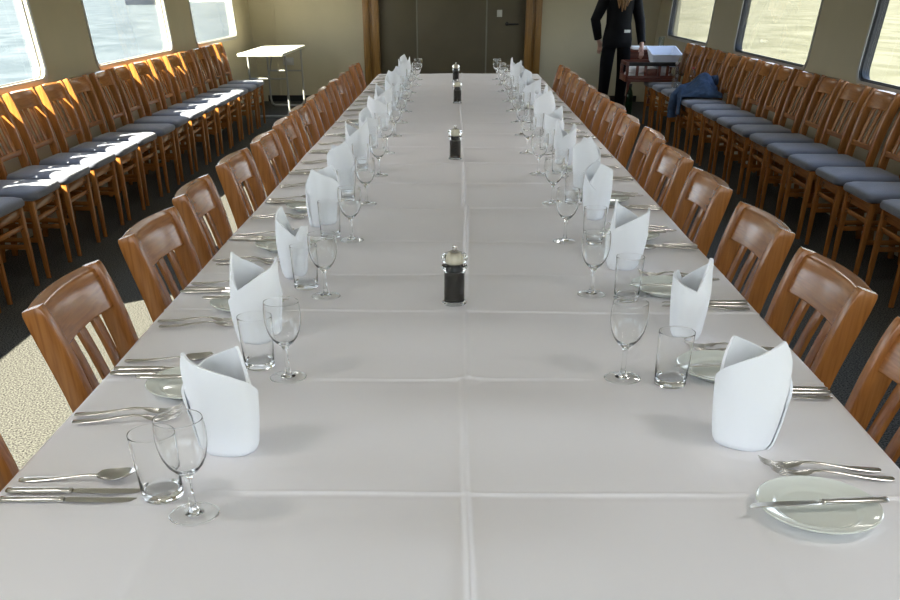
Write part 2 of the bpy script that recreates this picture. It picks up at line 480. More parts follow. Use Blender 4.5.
# ------------------------------------------------------------------ outside: water and two distant boats
ZW = -1.2
for nm, x0, x1, mt in (('water', -600, -3.4, 'water_blue'), ('water_reflecting', 3.4, 600, 'water_reflect')):
    mb = MB(); mb.add([(x0, -300, ZW), (x1, -300, ZW), (x1, 900, ZW), (x0, 900, ZW)], [[0, 1, 2, 3]])
    o = obj(nm, mb, M[mt], smooth=False); o['kind'] = 'structure'
def unseen_hills(name, xc, sgn, mat):  # out-of-view ridge added so the water reflects less bright sky
    mb = MB(); rows = []
    for i in range(60):
        y = -500 + 1800 * i / 59; row = []
        for j in range(12):
            t = j / 11
            h = (34 + 26 * noise.noise(Vector((y * .004, sgn * 3.1, 0))) + 9 * noise.noise(Vector((y * .02, t * 3, sgn)))) * math.sin(t * PI * .62)
            row.append(Vector((xc + sgn * (t * 160 + 14 * noise.noise(Vector((y * .01, 5, t)))), y, ZW - 1 + h)))
        rows.append(row)
    mb.loft(rows, False, False, closed=False)
    o = obj(name, mb, mat, angle=80); o['kind'] = 'structure'
M['bank_green'] = pmat('wooded_grey_green_hill', (0.10, 0.125, 0.105), 1.0, spec=0.0, var=0.35, vscale=.12)
M['bank_yellow'] = pmat('grassy_yellow_green_hill', (0.17, 0.16, 0.07), 1.0, spec=0.0, var=0.35, vscale=.12)
unseen_hills('unseen_hills', -330, -1, M['bank_green'])
unseen_hills('unseen_hills_grassy', 300, 1, M['bank_yellow'])
def boat(loc, rz, L, hull, label):
    r = empty('motor_boat', loc, rz)
    thing(r, label, 'boat')
    mb = MB(); rings = []
    for t in (0, .15, .5, .75, .9, 1.0):
        wd = 0.17 * L * (1 if t < .6 else max(0.02, 1 - ((t - .6) / .4) ** 1.6)); top = 0.13 * L * (1 + .35 * t * t)
        x = (t - .5) * L
        rings.append([Vector((x, -wd, top)), Vector((x, -wd * .7, -0.15)), Vector((x, wd * .7, -0.15)), Vector((x, wd, top))])
    mb.loft(rings)
    obj('hull', mb, hull, r)
    mb = MB(); mb.box((-.05 * L, 0, 0.22 * L), (0.42 * L, 0.22 * L, 0.16 * L), 0.05 * L); obj('cabin', mb, M['hull_white'], r)
    mb = MB(); mb.box((-.05 * L, 0, 0.235 * L), (0.36 * L, 0.226 * L, 0.05 * L), 0.01); obj('cabin_window', mb, M['hull_dark'], r)
    return r
boat((-55.8, 188, ZW), 0.15, 5.5, M['hull_dark'], 'dark hulled boat far out on the water, seen through middle sunny window')
boat((-52.8, 226, ZW), PI, 8.0, M['hull_white'], 'pale hulled boat far out on the water, seen through farthest sunny window')

# ------------------------------------------------------------------ dining table and its cloth
TX0, TX1, TY0, TY1, TZ = -0.7376, 0.7624, 0.22, 9.77, 0.75
CX = (TX0 + TX1) / 2
CREASE_Y = [1.1744 * q - 0.1327 for q in (0.78, 1.21, 1.646, 2.056, 2.36, 2.70, 3.15, 3.58, 4.02, 4.45, 4.88, 5.30, 5.74, 6.18, 6.60, 7.04, 7.48, 7.92)]
CREASE_X = [(-0.45, 0.0042, 0.018), (CX + 0.012, 0.0080, 0.005), (0.47, 0.0042, 0.015)]
def cloth_z(x, y):
    z = 0.0
    for i, cy in enumerate(CREASE_Y):
        d = y - cy - 0.006 * math.sin(2.3 * x + i)
        if abs(d) < 0.05:
            z += (0.0024 if i % 2 else 0.0017) * math.exp(-(d / 0.004) ** 2) - 0.0012 * math.exp(-((d + .012) / 0.009) ** 2)
    for i, (cx, a, s) in enumerate(CREASE_X):
        d = x - cx - 0.010 * math.sin(1.3 * y + 2 * i) - (0.012 if int(y / 1.80) % 2 else 0)
        if abs(d) < 0.1:
            z += a * (0.65 + 0.35 * math.sin(1.9 * y + i)) * math.exp(-(d / s) ** 2)
    dd = abs(x - CX - 0.018) / .055 + abs(y - 1.803) / .04
    if dd < 1: z += .006 * (1 - dd)
    # soft sag between the folds
    lo = 0.35
    for cy in CREASE_Y + [9.77]:
        if y < cy:
            t = (y - lo) / (cy - lo)
            z += max(0, 1 - (abs(x - CX) / .75) ** 3) * (0.0075 + 0.003 * math.sin(5 * lo)) * math.sin(PI * max(0, min(1, t)) ** 1.4) ** 2
            z += max(0, 1 - (abs(x - CX) / .33) ** 2) * .009 * math.sin(PI * max(0, min(1, t)) ** 1.6) ** 2
            break
        lo = cy
    z += 0.0012 * math.sin(7.1 * y + 2.0 * math.sin(3.0 * x)) + 0.0010 * math.sin(9.0 * x + 3.0 * y)
    return TZ + z

def axis(a, b, step, fine):
    s = set()
    n = int((b - a) / step)
    for i in range(n + 1): s.add(round(a + (b - a) * i / n, 4))
    for c, hw, st in fine:
        k = int(hw / st)
        for i in range(-k, k + 1):
            q = round(c + i * st, 4)
            if a < q < b: s.add(q)
    r = sorted(s); out = [r[0]]
    for q in r[1:]:
        if q - out[-1] > 0.0012: out.append(q)
    if out[-1] != r[-1]: out[-1] = r[-1]
    return out
tab = empty('dining_table', (CX, (TY0 + TY1) / 2, 0))
thing(tab, 'long banquet table under the white cloth down the middle of the saloon', 'table')
mb = MB(); mb.box((0, 0, 0.725), (TX1 - TX0 - 0.01, TY1 - TY0 - 0.01, 0.04), 0.006); obj('tabletop', mb, M['red_wood'], tab)
for sx in (-1, 1):
    for sy in (-1, -.33, .33, 1):
        mb = MB(); mb.box((sx * 0.25, sy * 4.3, 0.3525), (0.06, 0.06, 0.705), 0.008); obj('leg', mb, M['dark_metal'], tab)

xs = axis(TX0, TX1, 0.025, [(c, 0.05, 0.0025) for c, a, s in CREASE_X])
ys = axis(TY0, TY1, 0.03, [(c, 0.024, 0.003) for c in CREASE_Y])
# ------------------------------------------------------------------ chairs
def build_chair():
    root = empty('dining_chair')
    X, Y, Z = Vector((1, 0, 0)), Vector((0, 1, 0)), Vector((0, 0, 1))
    def back_y(z):
        if z < 0.44: return -0.245 + 0.055 * (z / 0.44) ** 0.8
        t = (z - 0.44) / 0.435
        return -0.19 - 0.038 * t - 0.052 * t * t
    # padded seat
    mb = MB(); rings = []
    for zz, ins, dome in ((0.432, .012, 0), (0.438, .003, 0), (0.455, 0, 0), (0.470, .006, 0), (0.480, .03, 0), (0.485, .08, 0), (0.487, .14, 0)):
        r = []
        for p in rrect(0.415 - 2 * ins, 0.42 - 2 * ins, max(.02, .05 - ins * .3), 5):
            wf = 1 + 0.05 * (p[1] / 0.2)
            r.append(Vector((p[0] * wf, p[1] + 0.012, zz)))
        rings.append(r)
    mb.loft(rings)
    obj('seat', mb, M['fabric'], root, angle=60)
    # aprons under the seat
    mb = MB()
    mb.box((0, 0.175, 0.402), (0.36, 0.022, 0.058), 0.003)
    mb.box((0, -0.185, 0.402), (0.33, 0.022, 0.058), 0.003)
    for s in (-1, 1): mb.box((s * 0.180, -0.005, 0.402), (0.022, 0.36, 0.058), 0.003)
    obj('apron', mb, M['wood_h'], root)
    for s in (-1, 1):
        mb = MB()
        mb.sweep([(s * .181, .176, 0), (s * .183, .178, .2), (s * .184, .178, .430)], X, Y, [.024, .030, .036], [.024, .030, .036], .005)
        obj('leg', mb, M['wood_v'], root)
    for s in (-1, 1):
        zs = [0, .12, .25, .36, .44, .52, .60, .68, .74, .79, .83, .855, .868, .875]
        path = [Vector((s * (.176 + .010 * max(0, (z - .44) / .435)), back_y(z), z)) for z in zs]
        tn = []
        for i in range(len(zs)):
            t = (path[min(i + 1, len(zs) - 1)] - path[max(0, i - 1)]).normalized(); tn.append(X.cross(t) * -1)
        dep = [.030, .036, .042, .048, .052, .054, .056, .058, .060, .060, .058, .054, .050, .044]
        mb = MB(); mb.sweep(path, X, tn, [.032] * 13 + [.030], dep, .005)
        obj('back_post', mb, M['wood_v'], root)
    # curved top rail, hollow towards the sitter
    mb = MB(); n = 13; rings = []
    for i in range(n):
        t = -1 + 2 * i / (n - 1); x = t * .176
        bow = -0.020 * (1 - t * t)
        ring = []
        for (py, pz) in ((.010, .770), (.012, .773), (.012, .830), (.010, .862), (.008, .866), (.004, .868), (-.018, .872), (-.022, .870), (-.024, .865), (-.020, .835), (-.014, .800), (-.012, .773), (-.010, .770)):
            ring.append(Vector((x, back_y(pz) + py + bow + .004, pz)))
        rings.append(ring)
    mb.loft(rings)
    obj('top_rail', mb, M['wood_h'], root, angle=32)
    for x in (-.088, 0, .088):
        mb = MB(); path = []
        for z in (.566, .64, .71, .785):
            path.append((x, back_y(z) - .020 * (1 - (x / .176) ** 2) * (z - .55) / .23 + .002, z))
        mb.sweep(path, X, Y, .042, .013, .003)
        obj('slat', mb, M['wood_v'], root)
    mb = MB()
    path = [(-.168 + .336 * i / 6, back_y(.558) - .006 * (1 - (-1 + i / 3) ** 2) + .002, .558) for i in range(7)]
    mb.sweep(path, Y, Z, .022, .034, .004)
    obj('lower_rail', mb, M['wood_h'], root)
    mb = MB(); mb.box((0, .176, .325), (.345, .016, .026), .003); obj('stretcher', mb, M['wood_h'], root)
    for s in (-1, 1):
        mb = MB(); mb.sweep([(s * .180, .17, .215), (s * .178, -.22, .215)], X, Z, .016, .026, .003); obj('stretcher', mb, M['wood_d'], root)
    fit = Matrix.Diagonal((1.02, 1, .975, 1))
    for ch in root.children: ch.data.transform(fit)
    return root
CH = Proto(build_chair())
F_LEFT, F_RIGHT = -PI / 2, PI / 2      # seat faces +X / -X
LY = [1.36, 2.14, 2.80, 3.40, 4.05, 4.65, 5.26, 5.86, 6.47, 7.07, 7.69, 8.33, 9.28]
RY = [1.69, 2.29, 2.90, 3.57, 4.20, 4.80, 5.40, 6.00, 6.60, 7.21, 7.82, 8.43, 9.05]
rj = random.Random(3)
for k, y in enumerate(LY):
    CH.place((-0.645 + rj.uniform(-.012, .012), y, 0), F_LEFT + rj.uniform(-.04, .04),
             'brown wooden slat-back chair %s along the sunny side of the table' % nth(k, len(LY)), 'chair', 'chairs along the sunny side of the table')
for k, y in enumerate(RY):
    CH.place((0.665 + rj.uniform(-.012, .012), y, 0), F_RIGHT + rj.uniform(-.04, .04),
             'brown wooden slat-back chair %s along the shaded side of the table' % nth(k, len(RY)), 'chair', 'chairs along the shaded side of the table')
NW = 16
for k in range(NW):
    CH.place((-2.61 + rj.uniform(-.01, .01), 4.53 + .53 * k, 0), F_LEFT + rj.uniform(-.02, .02),
             'grey-cushioned wooden chair, %s in the row under the sunny windows' % nth(k, NW), 'chair', 'chairs in the row under the sunny windows').scale = (1, 1, 1.02)
for k in range(NW):
    CH.place((2.535 + rj.uniform(-.01, .01), 4.53 + .53 * k, 0), F_RIGHT + rj.uniform(-.02, .02),
             'grey-cushioned wooden chair, %s in the row under the shaded windows' % nth(k, NW), 'chair', 'chairs in the row under the shaded windows').scale = (1, 1, 1.02)

# ------------------------------------------------------------------ tableware prototypes
def wine_glass():
    # outer then inner wall: one closed shell
    t = .0014
    outer = [(0.0, 0.0049), (.0158, .0049), (.010, .0075), (.0062, .014), (.0048, .026), (.0045, .045), (.0052, .062), (.0085, .071),
             (.018, .079), (.027, .090), (.0335, .105), (.0372, .122), (.0382, .137), (.0375, .152), (.0360, .1640), (.0359, .1651), (.0357, .1658)]
    inner = [(.0354, .1660), (.0352, .1655), (.0351, .1650), (.0353, .1638), (.0367, .152), (.0374, .137), (.0364, .122), (.0326, .106), (.026, .0922), (.0172, .0818), (.008, .0772), (0, .0762)]
    mb = MB(); mb.lathe(outer + inner, 32)
    for p in mb.v: p.z *= .96
    o = obj('wine_glass', mb, M['glass'], angle=35)
    mb = MB(); mb.lathe([(0, 0), (.0364, 0), (.0364, .0020), (.028, .0028), (.018, .0042), (.0158, .0046), (0, .0046)], 32)
    ft = obj('foot', mb, M['thin_glass'], o, angle=35)
    mb = MB(); mb.lathe([(.0366, .0002), (.0378, .0003), (.0386, .0010), (.0386, .0018), (.0378, .0026), (.0366, .0026)], 32, close=True)
    obj('foot_rim', mb, M['glass'], ft, angle=50)
    return o
def tumbler():
    outer = [(0, 0), (.0302, 0), (.0322, .001), (.0327, .003), (.0328, .012), (.0345, .055), (.0363, .104), (.0365, .1070), (.0365, .1080)]
    inner = [(.0363, .1086), (.0358, .1086), (.0356, .1078), (.0355, .1068), (.0353, .104), (.0335, .055), (.0317, .020), (.0300, .0145), (.0270, .0128), (0, .0120)]
    mb = MB(); mb.lathe(outer + inner, 32)
    return obj('tumbler', mb, M['glass'], angle=40)
def plate():
    prof = [(0, .004), (.050, .004), (.058, .0015), (.062, .0), (.066, .002), (.080, .011), (.0935, .0165), (.0945, .0180), (.0925, .0190),
            (.088, .0160), (.071, .0128), (.066, .0112), (.0625, .0078), (.058, .0066), (0, .0064)]
    mb = MB(); mb.lathe(prof, 48)
    return obj('side_plate', mb, M['porcelain'], angle=60)

def flat_loft(mb, st):
    """st: (x, halfwidth, z centre, half thickness) along +x"""
    rings = []
    for x, w, z, h in st:
        rings.append([Vector((x, w * math.cos(a), z + h * math.sin(a))) for a in [2 * PI * i / 12 for i in range(12)]])
    mb.loft(rings)
def knife(name):
    # handle end at x=-.11, blade tip at x=+.11
    mb = MB()
    flat_loft(mb, [(-.112, .0045, .004, .002), (-.110, .0075, .004, .0034), (-.10, .0088, .0042, .004), (-.07, .0080, .0042, .004), (-.03, .0066, .0042, .004), (-.012, .0060, .0042, .0040),
                   (-.009, .0072, .0042, .0042), (-.005, .0072, .0042, .0042), (-.003, .0055, .0042, .003)])
    o = obj(name, mb, M['steel'])
    mb = MB(); rings = []
    for x, y0, y1 in ((-.004, -.004, .005), (.006, -.0070, .0062), (.03, -.0080, .0064), (.07, -.0084, .0064), (.092, -.0076, .0066), (.104, -.0045, .0066), (.110, .0010, .0064), (.112, .0045, .0060)):
        rings.append([Vector((x, y0, .0035)), Vector((x, (y0 + y1) / 2, .0026)), Vector((x, y1, .0022)), Vector((x, y1 + .0006, .0036)), Vector((x, y1, .0050)), Vector((x, (y0 + y1) / 2, .0046)), Vector((x, y0, .0037))])
    mb.loft(rings)
    obj('blade', mb, M['steel'], o, angle=30)
    return o
def spoon():
    mb = MB()
    flat_loft(mb, [(-.100, .003, .0032, .0012), (-.098, .0075, .0032, .0018), (-.085, .0095, .0032, .0020), (-.05, .0066, .0042, .0020), (-.01, .0040, .0075, .0020), (.018, .0033, .0105, .0020), (.034, .0045, .0100, .0018)])
    # oval hollow bowl
    rows = []
    for i in range(11):
        u = i / 10; x = .030 + .066 * u
        w = .0215 * max(.004, 1 - (2 * (u ** .92) - 1) ** 2) ** .5
        base = .0105 - .0100 * math.sin(PI * u) ** .8 + .006 * u
        row_t, row_b = [], []
        for j in range(9):
            s = -1 + j / 4
            d = .0080 * math.sin(PI * u) ** .5
            row_t.append(Vector((x, w * s, base + d * s * s + .0012)))
            row_b.append(Vector((x, w * s * 1.01, base + d * s * s)))
        rows.append(row_t + row_b[::-1])
    mb.loft(rows)
    return obj('table_spoon', mb, M['steel'], angle=60)
def fork():
    mb = MB()
    flat_loft(mb, [(-.105, .003, .0032, .0012), (-.103, .0075, .0032, .0018), (-.09, .0092, .0032, .0020), (-.055, .0064, .0045, .0020), (-.015, .0038, .0090, .0020), (.010, .0032, .0115, .0020), (.026, .0042, .0105, .0016), (.036, .0105, .0080, .0012), (.046, .0122, .0050, .0012), (.054, .0125, .0036, .0012), (.0555, .0122, .0034, .001)])
    for k in range(4):
        y = -.0105 + .007 * k
        path = [(.052, y, .0040), (.066, y * 1.0, .0036), (.080, y * 1.0, .0060), (.092, y * .98, .0105), (.100, y * .96, .0155)]
        mb.sweep(path, Vector((0, 1, 0)), Vector((0, 0, 1)), [.0046, .0040, .0036, .0030, .0014], [.0022, .0022, .0020, .0018, .0012], .0008)
    return obj('dinner_fork', mb, M['steel'], angle=50)

def napkin(seed, flip=1, tall=0.195, low=0.105, rx=0.060, ry=0.043, second=0.9):
    """standing mitre fold: two wrapped panels, each falling from a peak across its face"""
    rn = random.Random(seed)
    ph = [rn.uniform(0, 6) for _ in range(4)]
    mb = MB()
    NJ, NI = 40, 16
    for panel in (0, 1):
        a0, a1 = (math.radians(-26), math.radians(200)) if panel == 0 else (math.radians(154), math.radians(380))
        tk = tall * (1.0 if panel == 0 else second)
        pk = 0.22 + rn.uniform(0, .06)
        front, back = [], []
        for j in range(NJ + 1):
            u = j / NJ; a = a0 + (a1 - a0) * u
            # height: quick rise to the peak, then a long slanting edge with a slack dip
            if u < pk: H = low + (tk - low) * (0.15 + 0.85 * (u / pk) ** .9)
            else:
                q = (u - pk) / (1 - pk)
                H = tk - (tk - low) * q ** 1.05 + 0.006 * math.sin(PI * q)
            off = 0.0034 * (u - .5) * 2    # one end inside, the other outside
            cf, cb = [], []
            for i in range(NI + 1):
                w = i / NI; z = H * w
                zz = z / tall
                flare = 0.84 + 0.24 * math.sin(min(1.0, zz * 1.5) * PI * .5) - 0.42 * max(0, zz - .5) ** 1.5
                wob = 1 + 0.04 * math.sin(3 * a + ph[panel] + 2.5 * zz) + 0.022 * math.sin(5 * a + ph[2] - 3 * zz)
                tuck = 1 - 0.09 * (1 - min(1, z / 0.014)) ** 2
                r_x = (rx * flare * wob + off) * tuck; r_y = (ry * flare * wob + off) * tuck
                # flattened faces with a soft fold at the two sides
                ca, sa = math.cos(a), math.sin(a)
                px = math.copysign(abs(ca) ** .92, ca); py = math.copysign(abs(sa) ** 1.12, sa)
                lean = 0.012 * zz * zz * math.sin(ph[3])
                t0 = 0.0016 + (0.0009 if w > .9 else 0)
                for lst, t in ((cf, t0), (cb, -t0)):
                    lst.append(Vector(((r_x + t) * px * flip + lean, (r_y + t) * py + .4 * lean, z)))
            front.append(cf); back.append(cb)
        rings = [f + b[::-1] for f, b in zip(front, back)]
        mb.loft(rings)
    return obj('napkin', mb, M['napkin'], angle=70)

def pepper_mill():
    o = empty('pepper_mill')
    mb = MB(); mb.lathe([(0.0, .0092), (.0273, .0092), (.0265, .013), (.0265, .092), (.029, .096), (.0328, .100), (.0335, .105), (.031, .110), (.026, .112), (0, .112)], 28)
    obj('body', mb, M['acrylic'], o, angle=45)
    mb = MB(); mb.lathe([(0, 0), (.0272, 0), (.0272, .009), (0, .009)], 28); bs = obj('base', mb, M['thin_glass'], o, angle=45)
    mb = MB(); mb.lathe([(.0275, .0006), (.0305, .0006), (.0322, .0025), (.0318, .0050), (.0295, .0068), (.0275, .0072)], 28, close=True); obj('base_rim', mb, M['acrylic'], bs, angle=50)
    mb = MB(); mb.lathe([(0, .012), (.0225, .012), (.0232, .014), (.0232, .088), (.021, .0905), (.0, .0905)], 24)
    obj('peppercorns', mb, M['pepper'], o, angle=45)
    mb = MB(); mb.lathe([(0, .0925), (.015, .0925), (.015, .1110), (0, .1110)], 18); obj('grinder', mb, M['dark_metal'], o)
    mb = MB(); mb.lathe([(0, .1125), (.021, .1125), (.028, .117), (.0335, .125), (.0335, .132), (.029, .139), (.020, .143), (0, .144)], 28)
    obj('head', mb, M['acrylic'], o, angle=45)
    mb = MB(); mb.lathe([(0, .1145), (.016, .1145), (.0155, .133), (.012, .138), (0, .138)], 18); obj('inner_sleeve', mb, M['cream'], o)
    mb = MB(); mb.lathe([(0, .1445), (.013, .1445), (.011, .147), (.0055, .149), (.006, .158), (.0055, .1605), (0, .161)], 16); obj('knob', mb, M['steel'], o)
    for ch in o.children_recursive: ch.data.transform(Matrix.Diagonal((1, 1, .89, 1)))
    return o

WG, TU, PL = Proto(wine_glass()), Proto(tumbler()), Proto(plate())
KN, BK, SP, FK = Proto(knife('table_knife')), Proto(knife('butter_knife')), Proto(spoon()), Proto(fork())
NP = [Proto(napkin(1, 1, .184, .100, .054, .042, second=.98)), Proto(napkin(2, -1, .198, .098, .056, .043, second=.93)), Proto(napkin(3, 1, .182, .098, .046, .040, .78)), Proto(napkin(4, -1, .186, .092, .054, .042, .88))]

FLAT = {}
def rest(x, y, r=0.0):
    if r == 0: return cloth_z(x, y) + .0004
    z = max(cloth_z(x + a * r, y + b * r) for a in (-1, -.5, 0, .5, 1) for b in (-1, 0, 1)) - .0006
    for c in range(int((y - r - .06) / .25), int((y + r + .06) / .25) + 1): FLAT.setdefault(c, []).append((x, y, r, z))
    return z + .0005
def rest_bar(x, y, half=0.11):
    return max(cloth_z(x + half * t / 8, y) for t in range(-8, 9)) - 0.0004

jr = random.Random(11)
def J(a): return jr.uniform(-a, a)
NL, NR = 14, 13
SIDEW = {'L': 'sunny', 'R': 'shaded'}
def setting(side, k, n):
    s = 1 if side == 'L' else -1             # +1: diner faces +X, their right hand towards the camera
    edge = TX0 if side == 'L' else TX1
    hero = k == 0
    def P(dx, dy): return (edge + s * dx, S - s * dy)     # dx inwards from the edge, dy towards the diner's right
    S = (1.440 if hero else 1.4046 + .605 * k) if side == 'L' else 1.4786 + .6107 * k
    sd = SIDEW[side]; g = '%s side of the table' % sd
    where = '%s on the %s table side' % (nth(k, n), sd)
    # napkin
    nx = (0.342 if hero else 0.285 + J(.02)) if side == 'L' else (0.245 if hero else 0.25 + J(.03))
    x, y = P(nx, J(.02) if not hero else 0)
    if side == 'L': pr = NP[[0, 1, 2, 0, 3, 1, 2][k % 7]]; rz = [PI + .1, PI - 2.4, 2.0, .5, 2.6, 4.0, 1.2][k % 7]
    else: pr = NP[[1, 2, 3, 0, 1, 3, 2][k % 7]]; rz = [2.75, -1.2, .4, -2.0, 2.2, 1.0, -.4][k % 7]
    o = pr.place((x, y, rest(x, y, .05)), rz, 'white folded standing napkin, ' + where, 'napkin', 'napkins on the ' + g)
    # glasses
    if side == 'L': wx, wy, tx, ty = (.334, .233, .267, .168) if hero else (.395 + J(.010), .202 + J(.014), .322 + J(.010), .146 + J(.012))
    else: wx, wy, tx, ty = .404 + J(.010), .325 + J(.012), .316 + J(.010), .294 + J(.012)
    x, y = P(wx, wy)
    WG.place((x, y, rest(x, y, .038)), J(3), 'empty clear wine glass on a stem, ' + where, 'wine glass', 'wine glasses on the ' + g)
    x, y = P(tx, ty)
    TU.place((x, y, rest(x, y, .032)), J(3), 'empty straight clear water tumbler, ' + where, 'tumbler', 'tumblers on the ' + g)
    base = 0 if side == 'L' else PI
    # knives and spoon at the diner's right, forks at the left, plate with a knife beyond
    rr = (.157, .186, .108) if side == 'L' else (.242, .270, .208)
    for q, dy in enumerate(rr[:2]):
        x, y = P(.114 + J(.006), dy + J(.003))
        KN.place((x, y, rest_bar(x, y)), base + J(.04), 'steel table knife, %s of its pair, setting %s' % ('farther' if (q == 0) == (side == 'L') else 'nearer', where), 'knife', 'knives on the ' + g)
    x, y = P(.108 + J(.006), rr[2] + J(.004))
    SP.place((x, y, rest_bar(x, y, .1)), base + .06 + J(.04), 'steel table spoon beside the knives, ' + where, 'spoon', 'spoons on the ' + g)
    fr = (-.122, -.157) if side == 'L' else (-.086, -.122)
    for q, dy in enumerate(fr):
        x, y = P(.112 + (.012 if q == 0 else 0) + (.015 if side == 'R' else 0) + J(.006), dy + J(.004))
        FK.place((x, y, rest_bar(x, y, .1)), base + (.07 if side == 'L' else -.07) + J(.04), 'steel dinner fork, %s of its pair, setting %s' % ('farther' if (q == 0) == (side == 'R') else 'nearer', where), 'fork', 'forks on the ' + g)
    x, y = P(.205 if side == 'L' else .195, -.290 if side == 'L' else -.250)
    y += J(.008) if not hero else 0
    z = rest(x, y, .062)
    if y + .105 > TY1: y = TY1 - .11
    PL.place((x, y, z), J(3), 'round white side plate with a knife across, ' + where, 'plate', 'side plates on the ' + g)
    BK.place((x + (-s * .006) - (.008 if hero and side == 'R' else 0), y + (-.004 if side == 'R' else .012), z + .0178), (0, 0, base + (.10 if side == 'R' else J(.06))), 'steel butter knife lying across side plate ' + where, 'butter knife', 'butter knives on the ' + g)
for k in range(NL): setting('L', k, NL)
for k in range(NR): setting('R', k, NR)
PM = Proto(pepper_mill())
for k, (x, y) in enumerate(((-.003, 2.335), (-.006, 4.68), (.004, 6.97), (-.01, 8.82))):
    PM.place((x, y, rest(x, y, .031)), k * .7, 'clear pepper mill with black peppercorns, %s along the table centre' % nth(k, 4), 'pepper mill', 'pepper mills along the table centre')

def cloth_laid(x, y):
    z = cloth_z(x, y)
    for fx, fy, fr, fz in FLAT.get(int(y / .25), ()):
        d = math.hypot(x - fx, y - fy)
        if d < fr + .055:
            k = 1 if d < fr + .026 else 1 - (d - fr - .026) / .029
            z = z + (fz - z) * k
    return z
mb = MB()
def cloth_rows():
    rows = []
    # skirt profile: rounded table edge then hanging drop
    drop = [(0.010, -0.004), (0.013, -0.02), (0.014, -0.07), (0.016, -0.14), (0.018, -0.22)]
    allx = [(TX0 - d, h) for d, h in reversed(drop)] + [(x, 0) for x in xs] + [(TX1 + d, h) for d, h in drop]
    ally = [(TY0 - d, h) for d, h in reversed(drop)] + [(y, 0) for y in ys] + [(TY1 + d, h) for d, h in drop]
    for y, hy in ally:
        row = []
        for x, hx in allx:
            cx_ = min(max(x, TX0), TX1); cy_ = min(max(y, TY0), TY1)
            z = cloth_laid(cx_, cy_) + min(hx, hy)
            if hx < -0.05 and hy == 0: x += 0.004 * math.sin(9 * y) * (-hx / 0.22)
            row.append(Vector((x, y, z)))
        rows.append(row)
    return rows
mb.loft(cloth_rows(), False, False, closed=False)
cl = obj('tablecloth', mb, M['cloth'], angle=80)
thing(cl, 'white creased tablecloth covering the whole long banquet table', 'tablecloth')

# ------------------------------------------------------------------ folding table in the sunny far corner
t = empty('folding_table', (-2.44, 13.78, 0))
thing(t, 'pale rectangular folding table in the sunny far corner behind the chair row', 'table')
mb = MB(); mb.box((0, 0, .735), (.56, 2.0, .03), .006); obj('tabletop', mb, M['laminate'], t)
for yy in (-.55, .80):
    path = [(-.24, yy, .72), (-.24, yy, .10), (-.225, yy, .04), (-.19, yy, .018), (.19, yy, .018), (.225, yy, .04), (.24, yy, .10), (.24, yy, .72)]
    mb = MB(); mb.tube(path, .0135, 8); obj('leg_frame', mb, M['tube'], t)
    mb = MB(); mb.tube([(-.24, yy, .45), (.24, yy, .45)], .010, 8); obj('crossbar', mb, M['tube'], t)
mb = MB(); mb.tube([(.0, -.55, .45), (.0, -.1, .72)], .009, 8); obj('brace', mb, M['tube'], t)

# ------------------------------------------------------------------ side table in the shaded far corner
t = empty('side_table', (2.53, 14.15, 0))
thing(t, 'brown side table behind the white plastic box in the shaded far corner', 'table')
mb = MB(); mb.box((0, 0, .735), (.56, 1.0, .03), .006); obj('tabletop', mb, M['red_wood'], t)
mb = MB(); mb.box((0, 0, .68), (.50, .94, .08), .004); obj('apron', mb, M['red_wood'], t)
for sx in (-1, 1):
    for sy in (-1, 1):
        mb = MB(); mb.box((sx * .23, sy * .45, .32), (.045, .045, .64), .004); obj('leg', mb, M['red_wood'], t)
mb = MB(); mb.box((2.44, 13.87, .766), (.26, .36, .03), .01); o = obj('serving_tray', mb, M['linen'])
thing(o, 'white tray on the side table beside the person in black', 'tray')
mb = MB(); mb.lathe([(0, 0), (.035, 0), (.037, .004), (.040, .14), (.0385, .141), (.0355, .01), (0, .008)], 20)
o = obj('glass_jug', mb, M['bottle']); o.location = (2.70, 13.85, .751)
thing(o, 'tall clear glass standing behind the white plastic box', 'glass')

# ------------------------------------------------------------------ slatted crate on the last chairs, linen, plastic box
cr = empty('slatted_crate', (2.345, 12.60, .4835), 0)
thing(cr, 'dark red wooden slatted crate resting on the far shaded chairs', 'crate')
W_, D_, H_ = .63, .46, .205
mb = MB(); mb.box((0, 0, .012), (W_, D_, .024), .003); obj('base', mb, M['red_wood'], cr)
for sy in (-1, 1):
    mb = MB(); mb.box((0, sy * (D_ / 2 - .012), H_ - .02), (W_, .024, .04), .005); obj('top_rail', mb, M['dark_metal'] if sy < 0 else M['red_wood'], cr)
    mb = MB(); mb.box((0, sy * (D_ / 2 - .012), .045), (W_, .022, .042), .005); obj('bottom_rail', mb, M['red_wood'], cr)
    for x in (-.18, -.08, .085, .18):
        mb = MB(); mb.box((x, sy * (D_ / 2 - .012), .120), (.034, .016, .116), .003); obj('slat', mb, M['red_wood'], cr)
    mb = MB(); mb.box((0, sy * (D_ / 2 - .012), .10), (.125, .018, .070), .003); obj('panel', mb, M['red_wood'], cr)
for sx in (-1, 1):
    mb = MB(); mb.box((sx * (W_ / 2 - .012), 0, H_ - .02), (.024, D_ - .05, .04), .005); obj('top_rail', mb, M['red_wood'], cr)
    mb = MB(); mb.box((sx * (W_ / 2 - .012), 0, .045), (.022, D_ - .05, .042), .005); obj('bottom_rail', mb, M['red_wood'], cr)
    for sy in (-1, 1):
        mb = MB(); mb.box((sx * (W_ / 2 - .016), sy * (D_ / 2 - .016), H_ / 2), (.034, .034, H_), .004); obj('corner_post', mb, M['red_wood'], cr)
for k in range(2):
    mb = MB(); mb.box((2.325 + .01 * (k % 2), 12.61, .5080 + .031 + .062 * k), (.50 - .02 * k, .34, .060), .02)
    o = obj('folded_linen', mb, M['linen'])
    thing(o, '%s folded white linen in the slatted crate' % ['lower', 'upper'][k], 'linen', 'folded linen in the crate')
